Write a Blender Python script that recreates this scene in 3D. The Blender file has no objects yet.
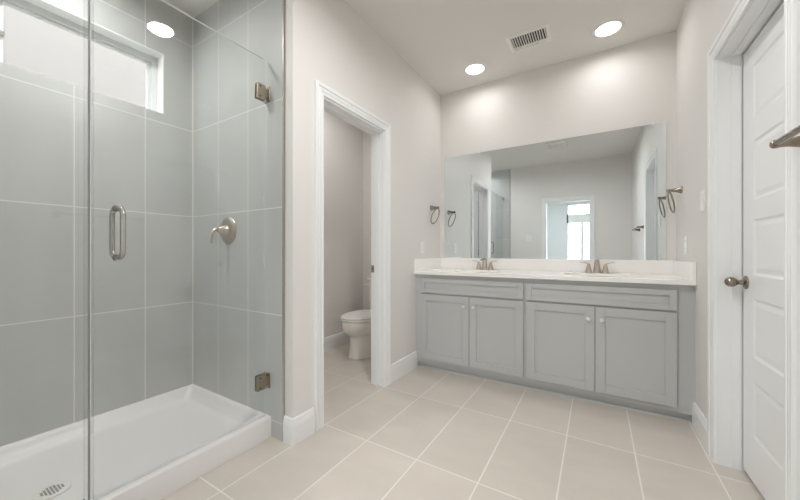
import bpy, bmesh, math, random
from mathutils import Vector, Matrix
random.seed(7)
PI = math.pi
scene = bpy.context.scene
COL = scene.collection

# ------------------------------------------------------------------ camera
cam_d = bpy.data.cameras.new('camera')
cam_d.sensor_width = 36
cam_d.lens = 321.5 * 36 / 800
cam_d.shift_y = 1.8 / 800
cam_d.clip_start = 0.02
cam = bpy.data.objects.new('camera', cam_d)
cam.location = (0, 0, 1.06)
cam.rotation_euler = (PI / 2, 0, 0.5487)
COL.objects.link(cam)
scene.camera = cam

# ------------------------------------------------------------------ world, exposure
W = bpy.data.worlds.new('overcast_sky')
scene.world = W
W.use_nodes = True
bgn = W.node_tree.nodes['Background']
bgn.inputs[0].default_value = (0.90, 0.95, 1.0, 1)
bgn.inputs[1].default_value = 8.0
vs = scene.view_settings
vs.view_transform = 'Standard'
vs.look = 'None'
vs.gamma = 1
vs.use_curve_mapping = False
vs.exposure = 0.09
CAN_VANITY, CAN_MID, ADDED_SHOWER, ADDED_TOILET = 1.6, 16.0, 11.5, 4.8  # shower and toilet powers drive added, unseen lamps
ADDED_BEDROOM = 20.0  # power of the added, unseen bedroom lamp

def portal(loc, rot, sx, sy):
    d = bpy.data.lights.new('sky_portal', 'AREA')
    d.shape = 'RECTANGLE'; d.size = sx; d.size_y = sy
    d.cycles.is_portal = True
    o = bpy.data.objects.new('sky_portal', d)
    o.location = loc; o.rotation_euler = rot
    COL.objects.link(o)
portal((-2.66, .395, 2.18), (0, -PI / 2, 0), .42, 1.25)
portal((.75, -3.66, 1.35), (PI / 2, 0, 0), 3.0, 2.0)
portal((-2.12, -3.66, 1.35), (PI / 2, 0, 0), 1.5, 2.0)  # serves the added bedroom window
scene.cycles.max_bounces = 14
scene.cycles.diffuse_bounces = 8
scene.cycles.glossy_bounces = 8
scene.cycles.transparent_max_bounces = 24
scene.cycles.sample_clamp_indirect = 6

# ------------------------------------------------------------------ materials
def lin(r, g, b):
    def f(c):
        c /= 255
        return c / 12.92 if c <= .04045 else ((c + .055) / 1.055) ** 2.4
    return (f(r), f(g), f(b), 1)

def mat(name, rgb, rough=.5, metal=0, spec=.5, noise=0, nscale=40, bump=0, coat=0):
    m = bpy.data.materials.new(name); m.use_nodes = True
    nt = m.node_tree; b = nt.nodes['Principled BSDF']
    c = lin(*rgb)
    b.inputs['Base Color'].default_value = c
    b.inputs['Roughness'].default_value = rough
    b.inputs['Metallic'].default_value = metal
    b.inputs['Specular IOR Level'].default_value = spec
    b.inputs['Coat Weight'].default_value = coat
    if noise or bump:
        tc = nt.nodes.new('ShaderNodeTexCoord')
        n = nt.nodes.new('ShaderNodeTexNoise')
        n.inputs['Scale'].default_value = nscale; n.inputs['Detail'].default_value = 4
        nt.links.new(tc.outputs['Object'], n.inputs['Vector'])
        if noise:
            mx = nt.nodes.new('ShaderNodeMix'); mx.data_type = 'RGBA'
            mx.inputs[6].default_value = tuple(v * (1 - noise) for v in c[:3]) + (1,)
            mx.inputs[7].default_value = tuple(min(1, v * (1 + noise)) for v in c[:3]) + (1,)
            nt.links.new(n.outputs['Fac'], mx.inputs[0])
            nt.links.new(mx.outputs[2], b.inputs['Base Color'])
        if bump:
            bp = nt.nodes.new('ShaderNodeBump'); bp.inputs['Strength'].default_value = bump
            bp.inputs['Distance'].default_value = .002
            nt.links.new(n.outputs['Fac'], bp.inputs['Height'])
            nt.links.new(bp.outputs['Normal'], b.inputs['Normal'])
    return m

def tile_mat(name, rgb, grout, axes, pitch, off, gw, rough, var=.04, mottle=.05, stretch=(1, 1, 1), sd=3.0):
    m = bpy.data.materials.new(name); m.use_nodes = True
    nt = m.node_tree; N = nt.nodes; L = nt.links; b = N['Principled BSDF']
    tc = N.new('ShaderNodeTexCoord'); sp = N.new('ShaderNodeSeparateXYZ')
    L.new(tc.outputs['Object'], sp.inputs[0])
    def math_(op, a, bb):
        q = N.new('ShaderNodeMath'); q.operation = op
        for i, v in enumerate((a, bb)):
            if v is None: continue
            if isinstance(v, (int, float)): q.inputs[i].default_value = v
            else: L.new(v, q.inputs[i])
        return q.outputs[0]
    edge = None; ids = []
    for k in range(2):
        s = sp.outputs['XYZ'.index(axes[k])]
        u = math_('DIVIDE', math_('SUBTRACT', s, off[k]), pitch[k])
        fl = math_('FLOOR', u, None); ids.append(fl)
        fr = math_('SUBTRACT', u, fl)
        d = math_('MULTIPLY', math_('MINIMUM', fr, math_('SUBTRACT', 1.0, fr)), pitch[k])
        edge = d if edge is None else math_('MINIMUM', edge, d)
    g = N.new('ShaderNodeMapRange'); g.inputs[1].default_value = gw / 2 - .0006; g.inputs[2].default_value = gw / 2 + .0006
    L.new(edge, g.inputs[0])
    cx = N.new('ShaderNodeCombineXYZ'); L.new(ids[0], cx.inputs[0]); L.new(ids[1], cx.inputs[1])
    wn = N.new('ShaderNodeTexWhiteNoise'); wn.noise_dimensions = '3D'; L.new(cx.outputs[0], wn.inputs[0])
    mp = N.new('ShaderNodeMapping'); mp.inputs['Scale'].default_value = stretch
    L.new(tc.outputs['Object'], mp.inputs[0])
    # shift the cloudy pattern per tile
    ad = N.new('ShaderNodeVectorMath'); ad.operation = 'MULTIPLY_ADD'
    L.new(wn.outputs['Color'], ad.inputs[0]); ad.inputs[1].default_value = (7, 7, 7); L.new(mp.outputs[0], ad.inputs[2])
    n = N.new('ShaderNodeTexNoise'); n.inputs['Scale'].default_value = sd; n.inputs['Detail'].default_value = 6
    n.inputs['Roughness'].default_value = .55
    L.new(ad.outputs[0], n.inputs['Vector'])
    val = math_('ADD', math_('MULTIPLY', math_('SUBTRACT', wn.outputs['Value'], .5), var * 2),
                math_('MULTIPLY', math_('SUBTRACT', n.outputs['Fac'], .5), mottle * 4))
    val = math_('ADD', val, 1.0)
    vm = N.new('ShaderNodeVectorMath'); vm.operation = 'SCALE'
    vm.inputs[0].default_value = lin(*rgb)[:3]; L.new(val, vm.inputs['Scale'])
    mx = N.new('ShaderNodeMix'); mx.data_type = 'RGBA'
    mx.inputs[6].default_value = lin(*grout)
    L.new(g.outputs[0], mx.inputs[0]); L.new(vm.outputs[0], mx.inputs[7])
    L.new(mx.outputs[2], b.inputs['Base Color'])
    rm = N.new('ShaderNodeMapRange'); rm.inputs[3].default_value = .8; rm.inputs[4].default_value = rough
    L.new(g.outputs[0], rm.inputs[0]); L.new(rm.outputs[0], b.inputs['Roughness'])
    bp = N.new('ShaderNodeBump'); bp.inputs['Strength'].default_value = .25; bp.inputs['Distance'].default_value = .0015
    L.new(g.outputs[0], bp.inputs['Height']); L.new(bp.outputs['Normal'], b.inputs['Normal'])
    return m

def glass_mat(name, tint=(1, 1, 1, 1), ior=1.5):
    m = bpy.data.materials.new(name); m.use_nodes = True
    nt = m.node_tree; N = nt.nodes; L = nt.links
    N.remove(N['Principled BSDF'])
    out = N['Material Output']
    ge = N.new('ShaderNodeNewGeometry')
    mr = N.new('ShaderNodeMapRange'); mr.inputs[3].default_value = ior; mr.inputs[4].default_value = 1 / ior
    L.new(ge.outputs['Backfacing'], mr.inputs[0])
    fr = N.new('ShaderNodeFresnel'); L.new(mr.outputs[0], fr.inputs['IOR'])
    tr = N.new('ShaderNodeBsdfTransparent'); tr.inputs[0].default_value = tint
    gl = N.new('ShaderNodeBsdfGlossy'); gl.inputs['Roughness'].default_value = 0.0
    mx = N.new('ShaderNodeMixShader')
    L.new(fr.outputs[0], mx.inputs[0]); L.new(tr.outputs[0], mx.inputs[1]); L.new(gl.outputs[0], mx.inputs[2])
    L.new(mx.outputs[0], out.inputs[0])
    return m

def emit_mat(name, col, s):
    m = bpy.data.materials.new(name); m.use_nodes = True
    nt = m.node_tree; N = nt.nodes
    N.remove(N['Principled BSDF'])
    e = N.new('ShaderNodeEmission'); e.inputs[0].default_value = col; e.inputs[1].default_value = s
    nt.links.new(e.outputs[0], N['Material Output'].inputs[0])
    return m

M = {}
M['paint'] = mat('wall_paint', (226, 223, 220), .65, spec=.3, bump=.12, nscale=180)
M['ceil'] = mat('ceiling_paint', (225, 222, 218), .8, spec=.2, bump=.1, nscale=150)
M['trim'] = mat('trim_paint', (236, 237, 237), .35, spec=.45)
M['toiletpaint'] = M['paint']
M['bedpaint'] = mat('bedroom_paint', (214, 220, 224), .7, spec=.2)
M['carpet'] = mat('bedroom_carpet', (190, 180, 168), .95, noise=.1, nscale=120)
M['floor'] = tile_mat('floor_tile', (207, 199, 190), (232, 227, 219), 'XY', (.3183, .6434), (-1.4194, 2.0867), .0065, .32, .022, .055, (1, 2.2, 1), 2.6)
TG = (189, 191, 189); GG = (224, 224, 220)
M['tile_yz'] = tile_mat('shower_tile_window_side', TG, GG, 'YZ', (.328, .607), (.905, .703), .005, .3, .02, .05, (1, 2.5, .7), 2.2)
M['tile_xz'] = tile_mat('shower_tile_end', TG, GG, 'XZ', (.324, .607), (-1.815, .703), .005, .3, .02, .05, (2.5, 1, .7), 2.2)
M['acrylic'] = mat('white_acrylic', (232, 230, 229), .32, spec=.5)
M['porcelain'] = mat('porcelain', (234, 230, 224), .12, spec=.6, coat=.3)
M['quartz'] = mat('white_counter', (246, 244, 241), .2, spec=.5, noise=.01, nscale=25)
M['cab'] = mat('grey_cabinet_paint', (188, 189, 188), .42, spec=.4)
M['nickel'] = mat('brushed_nickel', (194, 184, 173), .33, metal=1, noise=.05, nscale=60)
M['nickel_dark_refl'] = mat('nickel_dark_reflections', (152, 142, 129), .26, metal=1)  # darker copy of the nickel, dark reflections put into its colour
M['knob'] = mat('polished_nickel', (235, 232, 226), .42, metal=1)
M['steel'] = mat('satin_steel', (190, 188, 184), .25, metal=1)
M['bronze'] = mat('hinge_metal', (178, 168, 152), .3, metal=1)
M['dark'] = mat('void_shade', (28, 26, 24), .9)  # near-black colour standing in for shade inside openings
M['darkmetal'] = mat('drain_metal', (120, 118, 112), .35, metal=1)
M['grille'] = mat('drain_grille_grey', (120, 118, 112), .5)
M['white_metal'] = mat('white_enamel', (232, 230, 225), .4)
M['plastic'] = mat('white_plastic', (236, 235, 231), .35)
M['vinyl'] = mat('window_vinyl', (222, 224, 224), .4)
M['mirror'] = mat('mirror_silver', (236, 242, 244), .0, metal=1)
M['mirror_edge'] = mat('mirror_edge', (150, 165, 160), .2)
M['glass'] = glass_mat('clear_glass', (.982, .987, .983, 1))
M['wglass'] = glass_mat('window_glass', (.97, .98, .98, 1))
M['caulk'] = mat('pale_caulk', (226, 224, 218), .6)
M['edge'] = mat('polished_glass_edge', (225, 229, 228), .15, spec=.8)
M['seal'] = mat('clear_seal', (226, 228, 228), .3, spec=.6)
M['seal_clear'] = glass_mat('clear_vinyl_seal', (.95, .955, .955, 1), 1.6)
M['seal_dark'] = mat('seal_grey_plastic', (158, 160, 160), .3)  # darker plastic of the magnet strip
M['lens'] = emit_mat('lit_lens', (1, .98, .955, 1), 12)
M['siding'] = mat('neighbour_siding', (118, 112, 108), .9, noise=.03, nscale=3)
M['grass'] = mat('grass_ground', (150, 150, 130), 1)

# ------------------------------------------------------------------ mesh helpers
def new(): return bmesh.new()

def box(bm, x0, x1, y0, y1, z0, z1, bev=0, seg=2):
    v = [bm.verts.new((x, y, z)) for x in (x0, x1) for y in (y0, y1) for z in (z0, z1)]
    F = [(0, 1, 3, 2), (4, 6, 7, 5), (0, 4, 5, 1), (2, 3, 7, 6), (0, 2, 6, 4), (1, 5, 7, 3)]
    fs = [bm.faces.new([v[i] for i in f]) for f in F]
    if bev:
        es = list({e for f in fs for e in f.edges})
        bmesh.ops.bevel(bm, geom=es, offset=bev, segments=seg, affect='EDGES', profile=.5)
    return v

def lathe(bm, prof, origin=(0, 0, 0), axis='Z', n=32, flip=False, caps=True):
    o = Vector(origin)
    def P(r, h, a):
        c, s = r * math.cos(a), r * math.sin(a)
        return o + {'Z': Vector((c, s, h)), 'X': Vector((h, c, s)), 'Y': Vector((s, h, c))}[axis]
    rings = []
    for r, h in prof:
        if r < 1e-6: rings.append([bm.verts.new(P(0, h, 0))])
        else: rings.append([bm.verts.new(P(r, h, 2 * PI * k / n)) for k in range(n)])
    for A, B in zip(rings, rings[1:]):
        if len(A) == 1 and len(B) == 1: continue
        for k in range(n):
            q = (k + 1) % n
            if len(A) == 1: f = [A[0], B[q], B[k]]
            elif len(B) == 1: f = [A[k], A[q], B[0]]
            else: f = [A[k], A[q], B[q], B[k]]
            bm.faces.new(f)
    if caps:
        for R_ in (rings[0], rings[-1]):
            if len(R_) > 1: bm.faces.new(R_)

def loft(bm, rings, cap=True):
    R_ = [[bm.verts.new(p) for p in r] for r in rings]
    n = len(R_[0])
    for A, B in zip(R_, R_[1:]):
        for k in range(n):
            q = (k + 1) % n
            bm.faces.new((A[k], A[q], B[q], B[k]))
    if cap:
        bm.faces.new(R_[0]); bm.faces.new(R_[-1])

def tube(bm, pts, r, n=14, flat=1.0):
    pts = [Vector(p) for p in pts]
    rr = r if isinstance(r, (list, tuple)) else [r] * len(pts)
    up = None; rings = []
    for i, p in enumerate(pts):
        t = (pts[min(i + 1, len(pts) - 1)] - pts[max(i - 1, 0)]).normalized()
        if up is None:
            up = Vector((0, 0, 1)) if abs(t.z) < .9 else Vector((1, 0, 0))
        s = t.cross(up).normalized(); up = s.cross(t).normalized()
        rings.append([p + rr[i] * (math.cos(a) * s + flat * math.sin(a) * up) for a in [2 * PI * k / n for k in range(n)]])
    loft(bm, rings)

def arc(c, r, a0, a1, n, f):
    return [f(c[0] + r * math.cos(a0 + (a1 - a0) * k / n), c[1] + r * math.sin(a0 + (a1 - a0) * k / n)) for k in range(n + 1)]

def sweep(bm, path, prof, nrm, closed=False):
    """profile (a, b): a to the left of the path within its plane, b along nrm; corners mitred"""
    path = [Vector(p) for p in path]; nrm = Vector(nrm).normalized()
    rings = []
    n = len(path)
    for i, p in enumerate(path):
        ds = []
        if i > 0 or closed: ds.append((p - path[i - 1]).normalized())
        if i < n - 1 or closed: ds.append((path[(i + 1) % n] - p).normalized())
        sides = [nrm.cross(d) for d in ds]
        if len(sides) == 2:
            s = (sides[0] + sides[1]).normalized(); s = s / max(.2, s.dot(sides[0]))
        else: s = sides[0]
        rings.append([p + a * s + b * nrm for a, b in prof])
    if closed: rings.append(rings[0])
    loft(bm, rings, cap=not closed)

def build(name, bm, m, parent=None, smooth=False, loc=None):
    bmesh.ops.remove_doubles(bm, verts=bm.verts, dist=1e-6)
    bmesh.ops.recalc_face_normals(bm, faces=bm.faces)
    if loc is not None:
        bmesh.ops.translate(bm, verts=bm.verts, vec=-Vector(loc))
    me = bpy.data.meshes.new(name); bm.to_mesh(me); bm.free()
    me.materials.append(m)
    o = bpy.data.objects.new(name, me); COL.objects.link(o)
    if smooth:
        for p in me.polygons: p.use_smooth = True
        try: me.set_sharp_from_angle(angle=math.radians(38))
        except Exception: pass
    if parent is not None:
        o.parent = parent
        if loc is None and parent.type == 'EMPTY' or loc is None:
            # geometry given in world space: undo the parent's location
            off = Vector(parent.location)
            p = parent.parent
            while p is not None: off += Vector(p.location); p = p.parent
            for v in me.vertices: v.co -= off
    elif loc is not None:
        o.location = loc
    return o

def bx(*a, bev=0, seg=2):
    bm = new(); box(bm, *a, bev=bev, seg=seg); return bm

def struct(name, bm, m, parent=None, smooth=False):
    o = build(name, bm, m, parent, smooth)
    if parent is None: o['kind'] = 'structure'
    return o

def thing(name, label, cat, loc, group=None):
    o = bpy.data.objects.new(name, None); COL.objects.link(o)
    o.empty_display_size = .05
    o.location = loc; o['label'] = label; o['category'] = cat
    if group: o['group'] = group
    return o

def tag(o, label, cat, group=None):
    o['label'] = label; o['category'] = cat
    if group: o['group'] = group
    return o

def copy_tree(o, parent=None):
    c = o.copy(); COL.objects.link(c); c.parent = parent
    for ch in list(o.children): copy_tree(ch, c)
    return c

# ------------------------------------------------------------------ key sizes
XL, XR, YB, YF, ZC = -1.425, .513, 3.16, -.40, 2.73
XW = -2.473          # inner face of the window wall before tiling
YV = 1.20            # shower end wall, painted face
T = .12
GX = -1.63           # shower glass plane
# left doorway
LY0, LY1, LZ = 1.425, 2.095, 2.01
# right doorway
RY0, RY1, RZ = 1.488, 2.20, 2.025
# opening to the bedroom
BX0, BX1, BZ = -.83, -.10, 2.005
YBED = -3.52

# ------------------------------------------------------------------ shell
floor = struct('floor', bx(XW - .15, 1.45, YF - T, YB + .12, -.1, 0), M['floor'])
struct('ceiling', bx(XW - .15, 1.45, YF - T, YB + .12, ZC, ZC + .12), M['ceil'])
struct('wall_back', bx(XW - .15, 1.45, YB, YB + .12, 0, ZC), M['paint'])

bm = new()
box(bm, XL - T, XL, YV + T, LY0, 0, ZC)
box(bm, XL - T, XL, LY1, YB, 0, ZC)
box(bm, XL - T, XL, LY0, LY1, LZ, ZC)
struct('wall_left', bm, M['paint'])
struct('wall_shower', bx(XW, XL, YV, YV + T, 0, ZC), M['paint'])

bm = new()
box(bm, XR, XR + T, YF, RY0, 0, ZC)
box(bm, XR, XR + T, RY1, YB, 0, ZC)
box(bm, XR, XR + T, RY0, RY1, RZ, ZC)
struct('wall_right', bm, M['paint'])

bm = new()
box(bm, XW - .15, BX0, YF - T, YF, 0, ZC)
box(bm, BX1, 1.45, YF - T, YF, 0, ZC)
box(bm, BX0, BX1, YF - T, YF, BZ, ZC)
struct('wall_front', bm, M['paint'])

# window wall with the high shower window
WY0, WY1, WZ0, WZ1 = -.22, 1.009, 1.98, 2.375
bm = new()
box(bm, XW - .15, XW, YF, WY0, 0, ZC)
box(bm, XW - .15, XW, WY1, YB, 0, ZC)
box(bm, XW - .15, XW, WY0, WY1, 0, WZ0)
box(bm, XW - .15, XW, WY0, WY1, WZ1, ZC)
struct('wall_window', bm, M['paint'])
bm = new()
XT = -2.463
for a in ((YF, WY0, 0, ZC), (WY1, YV, 0, ZC), (WY0, WY1, 0, WZ0), (WY0, WY1, WZ1, ZC)):
    box(bm, XW, XT, *a)
struct('wall_shower_window_tile', bm, M['tile_yz'])
struct('wall_shower_valve_tile', bx(XT, -1.495, YV - .01, YV, 0, ZC), M['tile_xz'])
struct('wall_shower_end_tile', bx(XT, -1.495, YF, YF + .01, 0, ZC), M['tile_xz'])
# pale caulk beads where tiled walls and ceiling meet
bm = new()
box(bm, XT, XT + .005, YV - .015, YV - .01, .11, ZC - .005)
box(bm, XT, XT + .005, YF + .01, YV - .01, ZC - .005, ZC)
box(bm, XT + .005, -1.495, YV - .015, YV - .01, ZC - .005, ZC)
struct('trim_9', bm, M['caulk'])
# metal edge trims of the tile field
struct('trim_7', bx(-1.495, -1.487, YV - .012, YV, 0, ZC), M['steel'])
struct('trim_8', bx(-1.495, -1.487, YF, YF + .012, 0, ZC), M['steel'])

# walls added unseen behind right door against sky light, bedroom beyond the opening
bm = new()
box(bm, XR + T, 1.40, RY0 - .35, RY0 - .30, 0, ZC)
box(bm, XR + T, 1.40, RY1 + .30, RY1 + .35, 0, ZC)
box(bm, 1.38, 1.45, RY0 - .30, RY1 + .30, 0, ZC)
struct('wall_light_block', bm, M['paint'])
struct('floor_bedroom', bx(-3.0, 2.6, YBED - .15, YF - T, -.1, 0), M['carpet'])
struct('ceiling_bedroom', bx(-3.0, 2.6, YBED - .15, YF - T, ZC, ZC + .12), M['ceil'])
struct('wall_bedroom_left', bx(-3.1, -3.0, YBED - .15, YF - T, 0, ZC), M['bedpaint'])
struct('wall_bedroom_right', bx(2.6, 2.7, YBED - .15, YF - T, 0, ZC), M['bedpaint'])
bm = new()
V0, V1, VZ0, VZ1 = -.69, 2.2, .35, 2.35
box(bm, -3.0, -2.85, YBED - .12, YBED, 0, ZC)
box(bm, -1.40, V0, YBED - .12, YBED, 0, ZC)
box(bm, -2.85, -1.40, YBED - .12, YBED, 0, VZ0)
box(bm, -2.85, -1.40, YBED - .12, YBED, VZ1, ZC)
box(bm, V1, 2.6, YBED - .12, YBED, 0, ZC)
box(bm, V0, V1, YBED - .12, YBED, 0, VZ0)
box(bm, V0, V1, YBED - .12, YBED, VZ1, ZC)
struct('wall_bedroom_back', bm, M['bedpaint'])
bm = new()
box(bm, -3.0, XW - .15, YF - T, YF - T + .02, 0, ZC)
box(bm, 1.45, 2.6, YF - T, YF - T + .02, 0, ZC)
struct('wall_bedroom_front', bm, M['bedpaint'])

# bedroom window with a transom
bm = new()
fy0, fy1 = YBED - .09, YBED - .02
for a in ((V0, V0 + .03, VZ0, VZ1), (V1 - .03, V1, VZ0, VZ1), (V0, V1, VZ0, VZ0 + .04), (V0, V1, VZ1 - .03, VZ1),
          (V0, V1, 1.84, 2.07), (-.36, -.29, VZ0, 1.84), (.15, .20, VZ0, 1.84)):
    box(bm, a[0], a[1], fy0, fy1, a[2], a[3])
w2 = struct('window_2', bm, M['vinyl'])
build('pane', bx(V0 + .02, V1 - .02, YBED - .06, YBED - .054, VZ0 + .02, VZ1 - .02), M['wglass'], w2)

bm = new()
for a in ((-2.85, -2.82, VZ0, VZ1), (-1.43, -1.40, VZ0, VZ1), (-2.82, -1.43, VZ0, VZ0 + .04), (-2.82, -1.43, VZ1 - .03, VZ1),
          (-2.82, -1.43, 1.84, 2.07), (-2.15, -2.10, VZ0 + .04, 1.84)):
    box(bm, a[0], a[1], fy0, fy1, a[2], a[3])
w3 = struct('window_added', bm, M['vinyl'])  # unseen second bedroom window, added to let in more daylight
build('pane', bx(-2.83, -1.42, YBED - .06, YBED - .054, VZ0 + .02, VZ1 - .02), M['wglass'], w3)

# shower window: white reveal lining, vinyl frame, sliding meeting rail, latch, glass
bm = new()
rv = [(XT + .002, WY0, 0)]
d0, d1 = XW - .15, XT + .001
t = .006
box(bm, d0, d1, WY1 - t, WY1, WZ0, WZ1); box(bm, d0, d1, WY0, WY0 + t, WZ0, WZ1)
box(bm, d0, d1, WY0 + t, WY1 - t, WZ1 - t, WZ1); box(bm, d0, d1 - .006, WY0 + t, WY1 - t, WZ0, WZ0 + .002)
w1 = struct('window_1', bm, M['trim'])
bm = new()
f0, f1 = -2.60, -2.545
ya, yb, za, zb = WY0 + t, WY1 - t, WZ0 + t, WZ1 - t
fw = .032
box(bm, f0, f1, yb - fw, yb, za, zb, bev=.002); box(bm, f0, f1, ya, ya + fw, za, zb, bev=.002)
box(bm, f0, f1, ya + fw, yb - fw, zb - fw, zb, bev=.002); box(bm, f0, f1, ya + fw, yb - fw, WZ0 + .002, WZ0 + .020, bev=.002)
fr = build('window_frame', bm, M['vinyl'], w1)
bm = new()
box(bm, -2.585, -2.556, yb - fw - .018, yb - fw, WZ0 + .020, zb - fw); box(bm, -2.585, -2.556, .315, .340, WZ0 + .020, zb - fw)
box(bm, -2.585, -2.556, .340, yb - fw - .018, zb - fw - .014, zb - fw); box(bm, -2.585, -2.556, .340, yb - fw - .018, WZ0 + .020, WZ0 + .030)
build('window_sash', bm, M['vinyl'], w1)
build('pane', bx(-2.575, -2.570, .335, yb - fw - .01, WZ0 + .019, zb - fw), M['wglass'], w1)
build('pane', bx(-2.592, -2.587, ya + fw, .352, WZ0 + .019, zb - fw), M['wglass'], w1)
build('latch', bx(-2.556, -2.54, .320, .343, 2.145, 2.170, bev=.003), M['steel'], w1)

# outside: pale neighbouring wall and ground
bm = new()
for k in range(26):
    z = -.2 + k * .2
    v = box(bm, -5.6, -5.0, -3.5, 6.5, z, z + .2)
    for q in v:
        if q.co.x > -5.2 and q.co.z > z + .1: q.co.x -= .0
nb = tag(build('house_wall', bm, M['siding']), 'pale lap-sided house wall outside the high shower window', 'house')
struct('ground', bx(-12, 12, -16, 12, -.3, -.15), M['grass'])

# ------------------------------------------------------------------ trim: casings, jambs, baseboards
CAS = [(0, 0), (0, .010), (.004, .013), (.014, .013), (.018, .010), (.022, .013), (.040, .016), (.046, .013), (.050, .018), (.068, .020), (.072, .018), (.074, .012), (.074, 0)]
def casing(path, nrm, parent=None, name='casing'):
    bm = new(); sweep(bm, path, [(a * .92, b) for a, b in CAS], nrm)
    return build(name, bm, M['trim'], parent)
def holder(name):
    o = bpy.data.objects.new(name, None); COL.objects.link(o); o['kind'] = 'structure'; return o

# left doorway
t1 = holder('trim_1')
casing([(XL, LY0, 0), (XL, LY0, LZ), (XL, LY1, LZ), (XL, LY1, 0)], (1, 0, 0), t1)
bm = new()
sweep(bm, [(XL - T, LY1, 0), (XL - T, LY1, LZ), (XL - T, LY0, LZ), (XL - T, LY0, 0)], CAS, (-1, 0, 0))
build('casing', bm, M['trim'], t1)
bm = new(); j = .012
box(bm, XL - T, XL + .001, LY0 - .001, LY0 + j, 0, LZ); box(bm, XL - T, XL + .001, LY1 - j, LY1 + .001, 0, LZ)
box(bm, XL - T, XL + .001, LY0 + j, LY1 - j, LZ - j, LZ)
build('jamb', bm, M['trim'], t1)
bm = new(); s0, s1 = XL - .082, XL - .045
box(bm, s0, s1, LY0 + j, LY0 + j + .01, 0, LZ - j); box(bm, s0, s1, LY1 - j - .01, LY1 - j, 0, LZ - j)
box(bm, s0, s1, LY0 + j + .01, LY1 - j - .01, LZ - j - .01, LZ - j)
build('door_stop', bm, M['trim'], t1)
bm = new()
box(bm, XL - .119, XL - .080, LY1 - j - .002, LY1 - j, .895, .952, bev=.0008)
sp_ = build('strike_plate', bm, M['bronze'], t1)
build('latch_hole', bx(XL - .106, XL - .099, LY1 - j - .0026, LY1 - j - .001, .917, .930), M['dark'], sp_)

# right doorway
t2 = holder('trim_2')
bm = new()
sweep(bm, [(XR, RY1, 0), (XR, RY1, RZ), (XR, RY0, RZ), (XR, RY0, 0)], CAS, (-1, 0, 0))
build('casing', bm, M['trim'], t2)
bm = new()
box(bm, XR - .001, XR + T + .02, RY0 - .001, RY0 + .004, 0, RZ); box(bm, XR - .001, XR + T + .02, RY1 - .004, RY1 + .001, 0, RZ)
box(bm, XR - .001, XR + T + .02, RY0 + .004, RY1 - .004, RZ - .004, RZ)
build('jamb', bm, M['trim'], t2)
bm = new()
s0, s1 = XR + .052, XR + .086
box(bm, s0, s1, RY0 + .004, RY0 + .012, 0, RZ - .004); box(bm, s0, s1, RY1 - .010, RY1 - .004, 0, RZ - .004)
box(bm, s0, s1, RY0 + .012, RY1 - .010, RZ - .010, RZ - .004)
build('door_stop', bm, M['trim'], t2)

# opening to the bedroom
t3 = holder('trim_3')
bm = new(); sweep(bm, [(BX0, YF, 0), (BX0, YF, BZ), (BX1, YF, BZ), (BX1, YF, 0)][::-1], CAS, (0, 1, 0))
build('casing', bm, M['trim'], t3)
bm = new()
box(bm, BX0 - .001, BX0 + .01, YF - T, YF + .001, 0, BZ); box(bm, BX1 - .01, BX1 + .001, YF - T, YF + .001, 0, BZ)
box(bm, BX0 + .01, BX1 - .01, YF - T, YF + .001, BZ - .01, BZ)
build('jamb', bm, M['trim'], t3)

# baseboards: profile (out from wall, up)
BB = [(0, 0), (.015, 0), (.015, .108), (.013, .112), (.013, .120), (.010, .125), (.010, .133), (.006, .142), (0, .145)]
def baseboard(name, path):
    """path runs with the wall on its right-hand side so that 'left' points into the room"""
    bm = new(); sweep(bm, path, BB, (0, 0, 1))
    return struct(name, bm, M['trim'])
baseboard('baseboard_left', [(XL, LY0 - .074, 0), (XL, YV, 0), (-1.487, YV, 0)][::1])
baseboard('baseboard_left_vanity', [(XL, 2.63, 0), (XL, LY1 + .074, 0)])
baseboard('baseboard_right_vanity', [(XR, RY1 + .074, 0), (XR, 2.61, 0)])
baseboard('baseboard_right', [(XR, YF, 0), (XR, RY0 - .074, 0)])
baseboard('baseboard_front', [(-1.487, YF, 0), (BX0 - .074, YF, 0)])
baseboard('baseboard_front_right', [(BX1 + .074, YF, 0), (XR - .016, YF, 0)])
baseboard('baseboard_toilet_room', [(XL - T, LY1 + .074, 0), (XL - T, YB, 0), (XW, YB, 0), (XW, YV + T, 0), (XL - T - .016, YV + T, 0)])

# ------------------------------------------------------------------ doors
def panel_slab(bm, u0, u1, z0, z1, panels, w0, w1, conv):
    """slab with sunk-and-raised panels on both faces; conv(u, w, z) -> world"""
    us = [u0, panels[0][0], panels[0][1], u1]
    zs = [z0]
    for p in panels: zs += [p[2], p[3]]
    zs += [z1]
    for w, sgn in ((w0, 1), (w1, -1)):
        G = [[bm.verts.new(conv(u, w, z)) for u in us] for z in zs]
        pf = []
        for i in range(len(zs) - 1):
            for k in range(3):
                f = bm.faces.new((G[i][k], G[i][k + 1], G[i + 1][k + 1], G[i + 1][k]))
                if k == 1 and i % 2 == 1: pf.append(f)
        ctr = Vector(conv(0, (w0 + w1) / 2, 0)) - Vector(conv(0, w, 0))
        for f in pf:
            f.normal_update()
            if f.normal.dot(ctr) > 0: f.normal_flip()
        for th, dp in ((.014, -.005), (.010, 0), (.024, .003)):
            r = bmesh.ops.inset_individual(bm, faces=pf, thickness=th, depth=dp)
    # edges of the slab
    P = lambda u, w, z: bm.verts.new(conv(u, w, z))
    for (a, b) in (((u0, z0), (u1, z0)), ((u1, z0), (u1, z1)), ((u1, z1), (u0, z1)), ((u0, z1), (u0, z0))):
        bm.faces.new((P(a[0], w0, a[1]), P(b[0], w0, b[1]), P(b[0], w1, b[1]), P(a[0], w1, a[1])))

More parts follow.
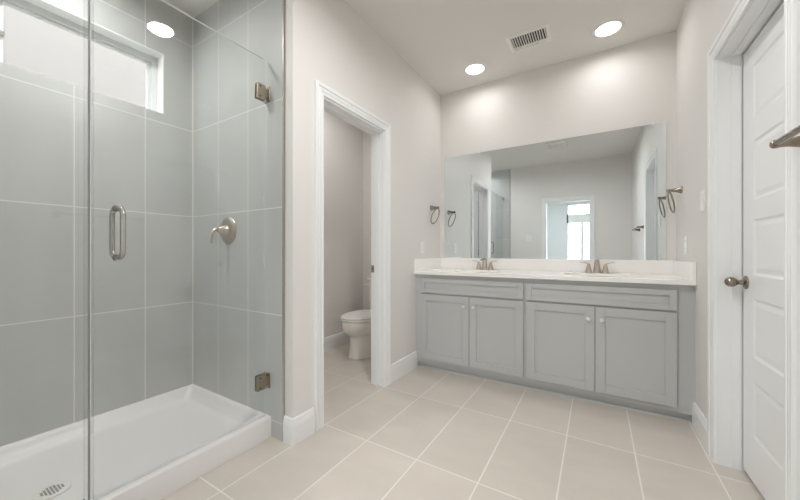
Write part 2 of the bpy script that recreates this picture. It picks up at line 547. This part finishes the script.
panel_z = [(.221, .475), (.584, .848), (.953, 1.206), (1.296, 1.563), (1.659, 1.902)]
bm = new()
panel_slab(bm, RY0 + .007, RY1 - .014, .018, RZ - .018, [(RY0 + .14, RY1 - .13, a, b) for a, b in panel_z], XR + .091, XR + .126,
           lambda u, w, z: (w, u, z))
door2 = struct('door_2', bm, M['trim'])

def knob(parent, o, s):
    """o on the door face, s = direction of the knob along X or Y"""
    bm = new()
    P = [(.0, 0), (.031, 0), (.031, .003), (.029, .006), (.022, .010), (.013, .014), (.010, .024), (.011, .030), (.017, .036), (.022, .044),
         (.0235, .053), (.022, .062), (.016, .070), (.008, .0745), (0, .0755)]
    lathe(bm, [(r, h * s[1]) for r, h in P], o, s[0], 28)
    k = build('door_knob', bm, M['nickel_dark_refl'], parent, smooth=True)
    return k
knob(door2, (XR + .091, RY1 - .052, .915), ('X', -1))

# open door of the toilet room, folded back behind the near jamb
bm = new()
hy = LY0 - .024
panel_slab(bm, XL - T - .60, XL - T - .028, .012, LZ - .015, [(XL - T - .49, XL - T - .13, a, b) for a, b in panel_z], hy, hy - .035,
           lambda u, w, z: (u, w, z))
door1 = struct('door_1', bm, M['trim'])
knob(door1, (XL - T - .54, hy, .915), ('Y', 1))
for z in (.25, 1.05, 1.8):
    build('hinge', bx(XL - T - .03, XL - T - .002, hy - .003, hy + .004, z - .045, z + .045), M['bronze'], door1)

# ------------------------------------------------------------------ shower pan
px0, px1, py0, py1 = XT, -1.592, YF + .01, YV - .01
RIM, FLOORZ = .116, .035
def rrect(x0, x1, y0, y1, r, z, n=6):
    pts = []
    for cx, cy, a in ((x1 - r, y1 - r, 0), (x0 + r, y1 - r, PI / 2), (x0 + r, y0 + r, PI), (x1 - r, y0 + r, 3 * PI / 2)):
        for k in range(n + 1):
            t_ = a + PI / 2 * k / n
            pts.append((cx + r * math.cos(t_), cy + r * math.sin(t_), z))
    return pts
bm = new()
def ins(a, c, r, z): return rrect(px0 + a, px1 - c, py0 + a, py1 - a, r, z)
rings = [rrect(px0, px1, py0, py1, .002, 0), rrect(px0, px1, py0, py1, .002, RIM - .008), ins(0, .002, .003, RIM - .003), ins(.0, .006, .004, RIM),
         ins(.012, .074, .02, RIM), ins(.018, .082, .025, RIM - .004), ins(.024, .087, .03, RIM - .016), ins(.050, .105, .05, FLOORZ + .016),
         ins(.064, .118, .06, FLOORZ + .006), ins(.085, .135, .07, FLOORZ + .002), ins(.2, .25, .08, FLOORZ - .003), ins(.36, .37, .04, FLOORZ - .008)]
# keep the side flanges at the tiled walls a little lower than the curb
loft(bm, rings)
pan_o = thing('shower_pan', 'white acrylic shower pan with raised curb in front of the grey tiles', 'shower pan', ((px0 + px1) / 2, .395, 0))
build('basin', bm, M['acrylic'], pan_o, smooth=True)
bm = new()
dc = (-2.0, .40)
dz = FLOORZ - .006
lathe(bm, [(0, 0), (.057, 0), (.057, .003), (.054, .005), (.040, .0055), (0, .0055)], (dc[0], dc[1], dz), 'Z', 40)
dr = build('drain', bm, M['white_metal'], pan_o, smooth=True)
bm = new()
for i in range(-3, 4):
    for k in range(-3, 4):
        if i * i + k * k <= 10:
            box(bm, dc[0] + i * .0105 - .0036, dc[0] + i * .0105 + .0036, dc[1] + k * .0105 - .0036, dc[1] + k * .0105 + .0036, dz + .0052, dz + .0060)
build('drain_holes', bm, M['grille'], dr)

# ------------------------------------------------------------------ shower glass
GZ0, GZ1 = .128, 2.165
def cm(a): return a
sd = thing('shower_door', 'frameless clear glass shower door with D-shaped pull, hung beside the valve wall', 'shower door', (GX, .80, GZ0))
build('glass_pane', bx(GX - .005, GX + .005, .433, 1.172, GZ0, GZ1, bev=.0012, seg=1), M['glass'], sd)
build('polished_edge', bx(GX - .0045, GX + .0045, .434, 1.171, GZ1 - .0005, GZ1 + .0008), M['edge'], sd)
# vertical seal on the latch edge, sweep below
bm = new()
box(bm, GX - .008, GX + .006, .4262, .434, GZ0, GZ1)
build('edge_seal', bm, M['seal_clear'], sd)
build('seal_lip', bx(GX - .006, GX + .006, .4235, .4260, GZ0, GZ1), M['seal'], sd)
bm = new()
box(bm, GX - .0062, GX + .0062, .434, 1.172, GZ0 - .009, GZ0 + .002)
build('door_sweep', bm, M['seal'], sd)
# pull: inner and outer bars make a rounded loop through the glass
bm = new()
hyy, hz0, hz1, hr, sx = .506, 1.036, 1.234, .0095, .055
loop = []
R_ = .035
for cx, cz, a in ((GX + sx - R_, hz1 - R_ , 0), (GX - sx + R_, hz1 - R_, PI / 2), (GX - sx + R_, hz0 + R_, PI), (GX + sx - R_, hz0 + R_, 3 * PI / 2)):
    for k in range(7):
        t_ = a + PI / 2 * k / 6
        loop.append(Vector((cx + R_ * math.cos(t_), hyy, cz + R_ * math.sin(t_))))
rings = []
nL = len(loop)
for i, p in enumerate(loop):
    tg = (loop[(i + 1) % nL] - loop[i - 1]).normalized()
    s_ = Vector((0, 1, 0)); u_ = tg.cross(s_)
    rings.append([p + hr * (math.cos(a) * s_ + math.sin(a) * u_) for a in [2 * PI * k / 14 for k in range(14)]])
rings.append(rings[0])
loft(bm, rings, cap=False)
for z in (hz0, hz1):
    for s in (-1, 1):
        lathe(bm, [(0, 0), (.014, 0), (.014, .004), (0, .004)], (GX + (.005 if s > 0 else -.009), hyy, z), 'X', 20)
build('door_pull', bm, M['steel'], sd, smooth=True)
def hinge(zc):
    bm = new()
    box(bm, GX + .005, GX + .013, 1.116, 1.171, zc - .043, zc + .043, bev=.0015)
    box(bm, GX - .013, GX - .005, 1.116, 1.171, zc - .043, zc + .043, bev=.0015)
    h_ = build('hinge', bm, M['bronze'], sd)
    bm = new()
    box(bm, GX - .026, GX + .026, YV - .016, YV - .010, zc - .043, zc + .043, bev=.001)
    box(bm, GX - .011, GX + .011, 1.165, YV - .012, zc - .025, zc + .025, bev=.002)
    build('wall_plate', bm, M['bronze'], h_)
    bm = new()
    for dz_ in (-.028, .028):
        lathe(bm, [(0, 0), (.006, 0), (.006, .0015), (0, .0015)], (GX + .0128, 1.136, zc + dz_), 'X', 14)
    build('screw', bm, M['darkmetal'], h_)
hinge(.318); hinge(1.968)

fp = thing('glass_panel', 'fixed clear glass panel left of the shower door', 'glass panel', (GX, 0, GZ0))
build('glass_pane', bx(GX - .005, GX + .005, YF + .012, .408, RIM + .004, GZ1, bev=.0012, seg=1), M['glass'], fp)
build('polished_edge', bx(GX - .0045, GX + .0045, YF + .05, .401, GZ1 - .0005, GZ1 + .0008), M['edge'], fp)
bm = new()
box(bm, GX - .008, GX + .006, .4085, .4175, RIM + .016, GZ1)
build('edge_seal', bm, M['seal_clear'], fp)
build('magnet_strip', bx(GX - .004, GX + .005, .4196, .4222, RIM + .004, GZ1), M['seal_dark'], fp)
bm = new()
box(bm, GX - .011, GX - .005, YF + .012, .412, RIM, RIM + .016); box(bm, GX + .005, GX + .011, YF + .012, .412, RIM, RIM + .016)
box(bm, GX - .011, GX + .011, YF + .012, .412, RIM, RIM + .004)
build('base_channel', bm, M['steel'], fp)
bm = new()
box(bm, GX - .015, GX + .015, YF + .011, YF + .05, GZ1 - .045, GZ1 + .003, bev=.002)
build('wall_clamp', bm, M['bronze'], fp)

# ------------------------------------------------------------------ shower valve
vx, vy, vz = -2.02, YV - .01, 1.197
sv = thing('shower_valve', 'round brushed nickel shower valve with lever on the tiled wall', 'shower valve', (vx, vy, vz))
bm = new()
lathe(bm, [(0, 0), (.086, 0), (.088, -.003), (.084, -.008), (.060, -.016), (.040, -.020), (0, -.020)], (vx, vy, vz), 'Y', 48)
build('escutcheon', bm, M['nickel'], sv, smooth=True)
bm = new()
lathe(bm, [(0, -.015), (.038, -.018), (.037, -.028), (.030, -.044), (.020, -.060), (.014, -.070), (.008, -.075), (0, -.076)], (vx, vy, vz), 'Y', 32)
hd = build('handle', bm, M['nickel'], sv, smooth=True)
bm = new()
pts = [(vx, vy - .052, vz + .004), (vx, vy - .070, vz + .008), (vx, vy - .084, vz + .003), (vx, vy - .102, vz - .014), (vx, vy - .107, vz - .038), (vx, vy - .110, vz - .062), (vx, vy - .112, vz - .084)]
tube(bm, pts, [.012, .012, .011, .0095, .0085, .008, .0075])
build('lever', bm, M['nickel'], hd, smooth=True)

# ------------------------------------------------------------------ vanity
CF = 2.61      # face frame plane; door fronts stand 20 mm proud
CTZ = .857
CTT = .888
def vanity(x0, x1, dx0, dx1, mid, label):
    """x0..x1 carcass, dx0..dx1 door/drawer field, mid = the seam between the doors"""
    v = thing('vanity_cabinet', label, 'cabinet', ((x0 + x1) / 2, (CF + YB) / 2, 0), 'grey vanity cabinets')
    bm = new()
    box(bm, x0, x1, CF + .042, YB - .02, 0, .09)                     # toe kick
    ya_, yb_ = CF, YB - .02
    box(bm, x0, x0 + .018, ya_ + .018, yb_, .078, CTZ - .001); box(bm, x1 - .018, x1, ya_ + .018, yb_, .078, CTZ - .001)
    box(bm, x0, x1, ya_ + .018, yb_, .060, .078); box(bm, x0 + .018, x1 - .018, yb_ - .006, yb_, .078, CTZ - .001)
    box(bm, x0, dx0 + .03, ya_, ya_ + .018, .060, CTZ - .001); box(bm, dx1 - .03, x1, ya_, ya_ + .018, .060, CTZ - .001)
    for z0_, z1_ in ((.060, .126), (.668, .712), (.80, CTZ - .001)): box(bm, dx0 + .03, dx1 - .03, ya_, ya_ + .018, z0_, z1_)
    box(bm, mid - .025, mid + .025, ya_, ya_ + .018, .126, .668)
    build('body', bm, M['cab'], v)
    bm = new()                                                 # shoe moulding
    sweep(bm, [(x1, CF + .042, 0), (x0, CF + .042, 0)], [(0, 0), (.014, 0), (.013, .008), (.008, .015), (0, .018)], (0, 0, 1))
    build('shoe_moulding', bm, M['cab'], v)
    def front(a, b, z0, z1, st, name):
        bm = new(); y0, y1 = CF - .02, CF - .0005
        box(bm, a, a + st, y0, y1, z0, z1, bev=.0012, seg=1); box(bm, b - st, b, y0, y1, z0, z1, bev=.0012, seg=1)
        box(bm, a + st, b - st, y0, y1, z0, z0 + st, bev=.0012, seg=1); box(bm, a + st, b - st, y0, y1, z1 - st, z1, bev=.0012, seg=1)
        box(bm, a + st - .002, b - st + .002, y0 + .009, y1, z0 + st - .002, z1 - st + .002)
        return build(name, bm, M['cab'], v)
    front(dx0, dx1,   .694, .822, .036, 'drawer_front')
    for a, b, kx in ((dx0, mid - .002, mid - .040), (mid + .002, dx1, mid + .040)):
        d = front(a, b, .096, .681, .058, 'door')
        bm = new()
        lathe(bm, [(0, 0), (.008, 0), (.007, -.004), (.0055, -.012), (.010, -.017), (.015, -.021), (.0155, -.025), (.012, -.029), (0, -.031)],
              (kx, CF - .02, .598), 'Y', 24)
        build('door_knob', bm, M['knob'], d, smooth=True)
    return v
VS = -.469
vanity(XL, VS, -1.360, -.480, -.9085, 'left half of the grey double vanity, between the left wall and the other cabinet')
vanity(VS, XR, -.456, .426, -.009, 'right half of the grey double vanity, touching the right wall near the panelled door')

ct = thing('countertop', 'long white vanity countertop with backsplash below the mirror', 'countertop', ((XL + XR) / 2, 2.88, CTZ))
basins = [(-.925, 2.86), (-.012, 2.86)]
bm = new(); box(bm, XL + .001, XR - .001, 2.57, YB - .001, CTZ, CTT, bev=.003)
slab = build('slab', bm, M['quartz'], ct)
cut = new()
for cx, cy in basins:
    lathe(cut, [(0, -.10), (1, -.10), (1, .10), (0, .10)], (0, 0, 0), 'Z', 48)
    vs_ = [v_ for v_ in cut.verts if not v_.tag]
    for v_ in vs_:
        v_.co = Vector((v_.co.x * .215 + cx, v_.co.y * .155 + cy, v_.co.z + CTT)); v_.tag = True
bmesh.ops.recalc_face_normals(cut, faces=cut.faces)
cme = bpy.data.meshes.new('cut'); cut.to_mesh(cme); cut.free()
for v_ in cme.vertices: v_.co -= Vector(ct.location)
co = bpy.data.objects.new('cut', cme); COL.objects.link(co); co.location = ct.location
mod = slab.modifiers.new('b', 'BOOLEAN'); mod.operation = 'DIFFERENCE'; mod.object = co; mod.solver = 'EXACT'
bpy.context.view_layer.update()
dg = bpy.context.evaluated_depsgraph_get()
nm = bpy.data.meshes.new_from_object(slab.evaluated_get(dg))
slab.modifiers.clear(); slab.data = nm
bpy.data.objects.remove(co); bpy.data.meshes.remove(cme)
for cx, cy in basins:
    bm = new()
    rings = []
    for t_ in [0, .05, .2, .4, .6, .8, .93]:
        s_ = math.cos(t_ * PI / 2) ** .6
        zz = .887 - .13 * math.sin(t_ * PI / 2)
        rings.append([(cx + .2152 * s_ * math.cos(a), cy + .1552 * s_ * math.sin(a), zz) for a in [2 * PI * k / 40 for k in range(40)]])
    loft(bm, rings, cap=False); f = bm.faces.new([v_ for v_ in bm.verts][-40:])
    b_ = build('sink_basin', bm, M['quartz'], ct, smooth=True)
    bm = new(); lathe(bm, [(0, 0), (.022, 0), (.022, .003), (0, .004)], (cx, cy, .7535), 'Z', 24)
    build('drain', bm, M['steel'], b_, smooth=True)
build('backsplash', bx(XL + .001, XR - .001, YB - .020, YB - .001, CTT, .996, bev=.002), M['quartz'], ct)
build('side_splash', bx(XL + .001, XL + .020, 2.572, YB - .020, CTT, .996, bev=.002), M['quartz'], ct)
build('side_splash', bx(XR - .020, XR - .001, 2.572, YB - .020, CTT, .996, bev=.002), M['quartz'], ct)

mi = thing('mirror', 'wide frameless wall mirror above the vanity backsplash', 'mirror', (-.458, YB, 1.0))
build('mirror_glass', bx(-1.372, .453, YB - .0062, YB - .006, .994, 2.052), M['mirror'], mi)
build('backing', bx(-1.372, .453, YB - .006, YB - .0005, .994, 2.052), M['mirror_edge'], mi)
for x in (-1.0, .375):
    build('clip', bx(x - .008, x + .008, YB - .010, YB - .0005, 2.044, 2.062, bev=.002), M['plastic'], mi)

# ------------------------------------------------------------------ faucets
def faucet(x, y, label):
    f = thing('faucet', label, 'faucet', (x, y, CTT), 'three-piece nickel faucets')
    bm = new()                                  # tapering body, broad at the foot, flat top, spout reaching forward
    rings = []
    for z, a, b in ((0, .030, .026), (.005, .030, .026), (.012, .027, .023), (.05, .022, .019), (.09, .0175, .017), (.106, .016, .016)):
        rings.append([(x + a * math.cos(t_), y + b * math.sin(t_), CTT + z) for t_ in [2 * PI * k / 24 for k in range(24)]])
    loft(bm, rings)
    build('body', bm, M['nickel'], f, smooth=True)
    bm = new()
    pts = [(x, y + .005, CTT + .106), (x, y - .02, CTT + .108), (x, y - .06, CTT + .106), (x, y - .095, CTT + .100), (x, y - .110, CTT + .093)]
    tube(bm, pts, [.017, .0175, .0165, .015, .0135], flat=.3)
    build('spout', bm, M['nickel'], f, smooth=True)
    for s in (-1, 1):
        hx = x + s * .058
        bm = new()
        lathe(bm, [(0, 0), (.027, 0), (.026, .005), (.0235, .012), (.0145, .05), (.0105, .068), (.009, .074), (0, .076)], (hx, y, CTT), 'Z', 28)
        h_ = build('handle', bm, M['nickel'], f, smooth=True)
        bm = new()
        pts = [(hx - s * .008, y, CTT + .068), (hx + s * .012, y, CTT + .078), (hx + s * .036, y, CTT + .084), (hx + s * .064, y - .004, CTT + .087)]
        tube(bm, pts, [.009, .008, .0065, .005], flat=.55)
        build('lever', bm, M['nickel'], h_, smooth=True)
    return f
faucet(-.915, 3.055, 'left brushed nickel faucet with two levers, nearer the left wall')
faucet(.003, 3.055, 'right brushed nickel faucet with two levers, nearer the right wall')

# ------------------------------------------------------------------ towel rings, towel bar
POST = [(0, 0), (.026, 0), (.026, .006), (.023, .012), (.016, .030), (.0115, .050), (.0105, .066), (.012, .072), (.012, .080), (.008, .086), (0, .087)]
def towel_ring(x, y, z, s, label, tilt):
    r = thing('towel_ring', label, 'towel ring', (x, y, z), 'nickel towel rings')
    bm = new(); lathe(bm, [(a, h * s) for a, h in POST], (x, y, z), 'X', 28)
    build('post', bm, M['nickel_dark_refl'], r, smooth=True)
    bm = new(); rings = []
    R0, n = .074, 44
    cx = x + s * .073; lean = -s * tilt
    for k in range(n + 1):
        a = 2 * PI * k / n
        c = Vector((cx + lean * (1 - math.cos(a)) * .5, y + R0 * math.sin(a), z - .010 - R0 + R0 * math.cos(a)))
        o_ = Vector((0, math.sin(a), math.cos(a)))
        rings.append([c + .0052 * (math.cos(q) * o_ + math.sin(q) * Vector((1, 0, 0))) for q in [2 * PI * j_ / 10 for j_ in range(10)]])
    rings[-1] = rings[0]
    loft(bm, rings, cap=False)
    build('ring', bm, M['nickel_dark_refl'], r, smooth=True)
towel_ring(XR, 2.965, 1.497, -1, 'brushed nickel towel ring on the right wall beside the mirror', .028)
towel_ring(XL, 2.935, 1.502, 1, 'brushed nickel towel ring on the left wall beside the mirror', .058)

tb = thing('towel_bar', 'nickel towel bar on the right wall near the panelled door', 'towel bar', (XR, 1.08, 1.36))
ty0, ty1, tz = .78, 1.345, 1.368
for y in (ty0, ty1):
    bm = new(); lathe(bm, [(a, -h) for a, h in POST], (XR, y, tz), 'X', 28)
    build('post', bm, M['nickel_dark_refl'], tb, smooth=True)
bm = new(); lathe(bm, [(0, 0), (.0085, 0), (.0085, ty1 - ty0 - .016), (0, ty1 - ty0 - .016)], (XR - .076, ty0 + .008, tz + .001), 'Y', 20)
build('bar', bm, M['nickel_dark_refl'], tb, smooth=True)

# ------------------------------------------------------------------ ceiling fittings
def can(x, y, label, power):
    c = thing('ceiling_light', label, 'ceiling light', (x, y, ZC), 'recessed ceiling lights')
    bm = new(); lathe(bm, [(.079, 0), (.079, -.004), (.083, -.008), (.098, -.005), (.103, 0)], (x, y, ZC), 'Z', 48, caps=False)
    build('trim_ring', bm, M['white_metal'], c, smooth=True)
    bm = new(); lathe(bm, [(0, -.001), (.080, -.001), (.080, -.003), (0, -.0045)], (x, y, ZC), 'Z', 48)
    build('lens', bm, M['lens'], c)
    d = bpy.data.lights.new('lamp', 'AREA'); d.shape = 'DISK'; d.size = .15; d.energy = power
    d.color = (1, .998, .993); d.spread = math.radians(165)
    l = bpy.data.objects.new('lamp', d); COL.objects.link(l); l.parent = c; l.location = (0, 0, -.010)
can(-.947, 2.863, 'round recessed ceiling light near the left wall, left of the air vent', CAN_VANITY)
can(.073, 2.863, 'round recessed ceiling light nearest the right wall, right of the air vent', CAN_VANITY)
can(-.475, 1.12, 'recessed ceiling light over mid room, seen reflected in the shower glass', CAN_MID)
can(-2.03, .395, 'added ceiling light inside the shower, out of view, for brightness', ADDED_SHOWER)  # added lamp, no fixture in view; lifts the shower brightness
can(-2.0, 2.2, 'added ceiling light in the toilet room, out of view, for brightness', ADDED_TOILET)  # added lamp, no fixture in view; brightens the toilet room
can(-.6, -2.0, 'added ceiling light in the bedroom, out of view, for brightness', ADDED_BEDROOM)  # added lamp, no fixture in view; brightens the mirrored bedroom

def register(cx, cy, sx, sy, label, nsl):
    r = thing('air_vent', label, 'air vent', (cx, cy, ZC))
    x0, x1, y0, y1 = cx - sx / 2, cx + sx / 2, cy - sy / 2, cy + sy / 2
    bm = new()
    w = .031
    sweep(bm, [(x0, y0, ZC), (x1, y0, ZC), (x1, y1, ZC), (x0, y1, ZC)], [(0, 0), (.002, -.003), (w * .6, -.009), (w, -.010), (w, -.002), (.01, 0)], (0, 0, 1), closed=True)
    build('frame', bm, M['white_metal'], r)
    build('duct_shade', bx(x0 + w - .002, x1 - w + .002, y0 + w - .002, y1 - w + .002, ZC - .0016, ZC - .0006), M['dark'], r)  # thin dark sheet painted as the shade behind the slats
    bm = new()
    a0, a1 = x0 + w, x1 - w
    for k in range(nsl):
        xx = a0 + (a1 - a0) * (k + .5) / nsl
        dx = .0035
        v = box(bm, xx - .0019, xx + .0019, y0 + w, y1 - w, ZC - .0115, ZC - .002)
        for q in v:
            if q.co.z > ZC - .005: q.co.x += dx
    box(bm, a0, a1, y1 - w - .040, y1 - w - .002, ZC - .006, ZC - .004)
    build('louver', bm, M['white_metal'], r)
    return r
register(-.45, 2.682, .312, .24, 'white slotted air vent in the ceiling between the two vanity lights', 14)
# exhaust fan grille, seen in the mirror
ex = thing('exhaust_fan', 'white square exhaust fan grille on the ceiling, seen in the mirror', 'exhaust fan', (-.53, .80, ZC))
bm = new()
sweep(bm, [(-.67, .66, ZC), (-.39, .66, ZC), (-.39, .94, ZC), (-.67, .94, ZC)], [(0, 0), (0, -.022), (.006, -.028), (.03, -.030), (.03, -.012), (.01, 0)], (0, 0, 1), closed=True)
build('frame', bm, M['white_metal'], ex)
bm = new()
for k in range(11):
    y = .698 + k * .0204
    box(bm, -.642, -.418, y - .004, y + .004, ZC - .026, ZC - .014)
box(bm, -.642, -.418, .688, .912, ZC - .010, ZC - .001)
build('grille', bm, M['white_metal'], ex)

# ------------------------------------------------------------------ wall plates
def plate(name, label, cat, o, axis, s, w, toggles, outlet=False, group=None):
    """o centre on the wall; axis the wall normal ('X'/'Y'), s its sign"""
    p = thing(name, label, cat, o, group)
    def B(bm, u0, u1, z0, z1, d0, d1, bev=0):
        if axis == 'X':
            a, b = sorted((o[0] + s * d0, o[0] + s * d1)); box(bm, a, b, o[1] + u0, o[1] + u1, o[2] + z0, o[2] + z1, bev=bev)
        else:
            a, b = sorted((o[1] + s * d0, o[1] + s * d1)); box(bm, o[0] + u0, o[0] + u1, a, b, o[2] + z0, o[2] + z1, bev=bev)
    bm = new(); B(bm, -w / 2, w / 2, -.0585, .0585, 0, .006, .002)
    build('cover_plate', bm, M['plastic'], p)
    for t_ in toggles:
        if outlet:
            for dz_ in (-.024, .024):
                bm = new(); B(bm, t_ - .017, t_ + .017, dz_ - .0155, dz_ + .0155, .0055, .0075, .001)
                q = build('socket', bm, M['plastic'], p)
                bm = new()
                for du in (-.007, .007): B(bm, t_ + du - .001, t_ + du + .001, dz_ - .003, dz_ + .006, .0074, .0078)
                build('slot', bm, M['dark'], q)
        else:
            bm = new(); B(bm, t_ - .016, t_ + .016, -.033, .033, .0055, .009, .0015)
            build('rocker', bm, M['plastic'], p)
    return p
plate('light_switch', 'white light switch plate on the right wall beside the panelled door', 'light switch', (XR, 2.43, 1.35), 'X', -1, .085, (-.0, ))
plate('light_switch', 'white double switch plate on the wall behind the viewer, seen in the mirror', 'light switch', (-1.134, YF, 1.33), 'Y', 1, .116, (-.023, .023))
plate('wall_outlet', 'white wall outlet on the left wall above the countertop', 'outlet', (XL, 2.74, 1.10), 'X', 1, .07, (0,), True)
plate('wall_outlet', 'white wall outlet on the right wall above the countertop', 'outlet', (XR, 2.83, 1.105), 'X', -1, .07, (0,), True)

# ------------------------------------------------------------------ toilet
tx, tyb = -2.06, YB - .03
to = thing('toilet', 'white two-piece toilet with closed lid in the side room', 'toilet', (tx, tyb - .4, 0))
def egg(hw, yf, yb, z, n=40, sq=2.0):
    """egg outline: widest about a third from the back, rounded front"""
    pts = []
    ym = yb - (yb - yf) * .42
    for k in range(n):
        a = 2 * PI * k / n
        c, s = math.cos(a), math.sin(a)
        e = 2 / sq
        xx = hw * math.copysign(abs(c) ** e, c)
        yy = ym + (yb - ym if s > 0 else ym - yf) * math.copysign(abs(s) ** e, s)
        pts.append((tx + xx * 1.02, tyb + yy, z * .965))
    return pts
bm = new()
loft(bm, [egg(.132, -.680, -.10, 0, sq=2.4), egg(.134, -.680, -.10, .014, sq=2.4), egg(.124, -.668, -.12, .028, sq=2.4), egg(.121, -.662, -.12, .14, sq=2.3), egg(.124, -.664, -.10, .205, sq=2.3),
          egg(.138, -.684, -.08, .232, sq=2.2), egg(.168, -.728, -.06, .258), egg(.186, -.758, -.05, .295), egg(.193, -.770, -.04, .345), egg(.191, -.768, -.03, .385), egg(.182, -.758, -.03, .396)])
build('bowl', bm, M['porcelain'], to, smooth=True)
bm = new()
loft(bm, [egg(.182, -.758, -.235, .398), egg(.190, -.767, -.235, .401), egg(.191, -.768, -.235, .408), egg(.187, -.763, -.235, .414)])
build('seat', bm, M['plastic'], to, smooth=True)
bm = new()
loft(bm, [egg(.182, -.758, -.225, .4185), egg(.188, -.765, -.225, .421), egg(.189, -.766, -.225, .428), egg(.184, -.760, -.228, .434), egg(.155, -.715, -.25, .439), egg(.08, -.58, -.33, .443)])
lid = build('lid', bm, M['plastic'], to, smooth=True)
for s in (-1, 1):
    bm = new(); lathe(bm, [(0, -.02), (.011, -.02), (.012, 0), (.011, .02), (0, .02)], (tx + s * .075, tyb - .222, .416), 'X', 16)
    build('hinge', bm, M['plastic'], lid, smooth=True)
def rr(hw, y0, y1, z, r=.03):
    return [(x, y, z) for x, y, z in rrect(tx - hw, tx + hw, tyb + y0, tyb + y1, r, z)]
bm = new()
loft(bm, [rr(.160, -.175, -.005, .385), rr(.165, -.185, -.005, .40), rr(.170, -.195, -.002, .55), rr(.174, -.200, 0, .730)])
tk = build('tank', bm, M['porcelain'], to, smooth=True)
bm = new()
loft(bm, [rr(.180, -.206, 0, .731), rr(.186, -.212, 0, .737), rr(.186, -.212, 0, .757), rr(.180, -.206, -.004, .765), rr(.165, -.19, -.01, .768)])
build('tank_lid', bm, M['porcelain'], to, smooth=True)
bm = new()
lathe(bm, [(0, 0), (.014, 0), (.013, -.008), (0, -.010)], (tx - .140, tyb - .199, .690), 'Y', 20)
tube(bm, [(tx - .135, tyb - .211, .690), (tx - .175, tyb - .213, .690), (tx - .215, tyb - .211, .686)], [.007, .0075, .008])
build('flush_lever', bm, M['plastic'], to, smooth=True)
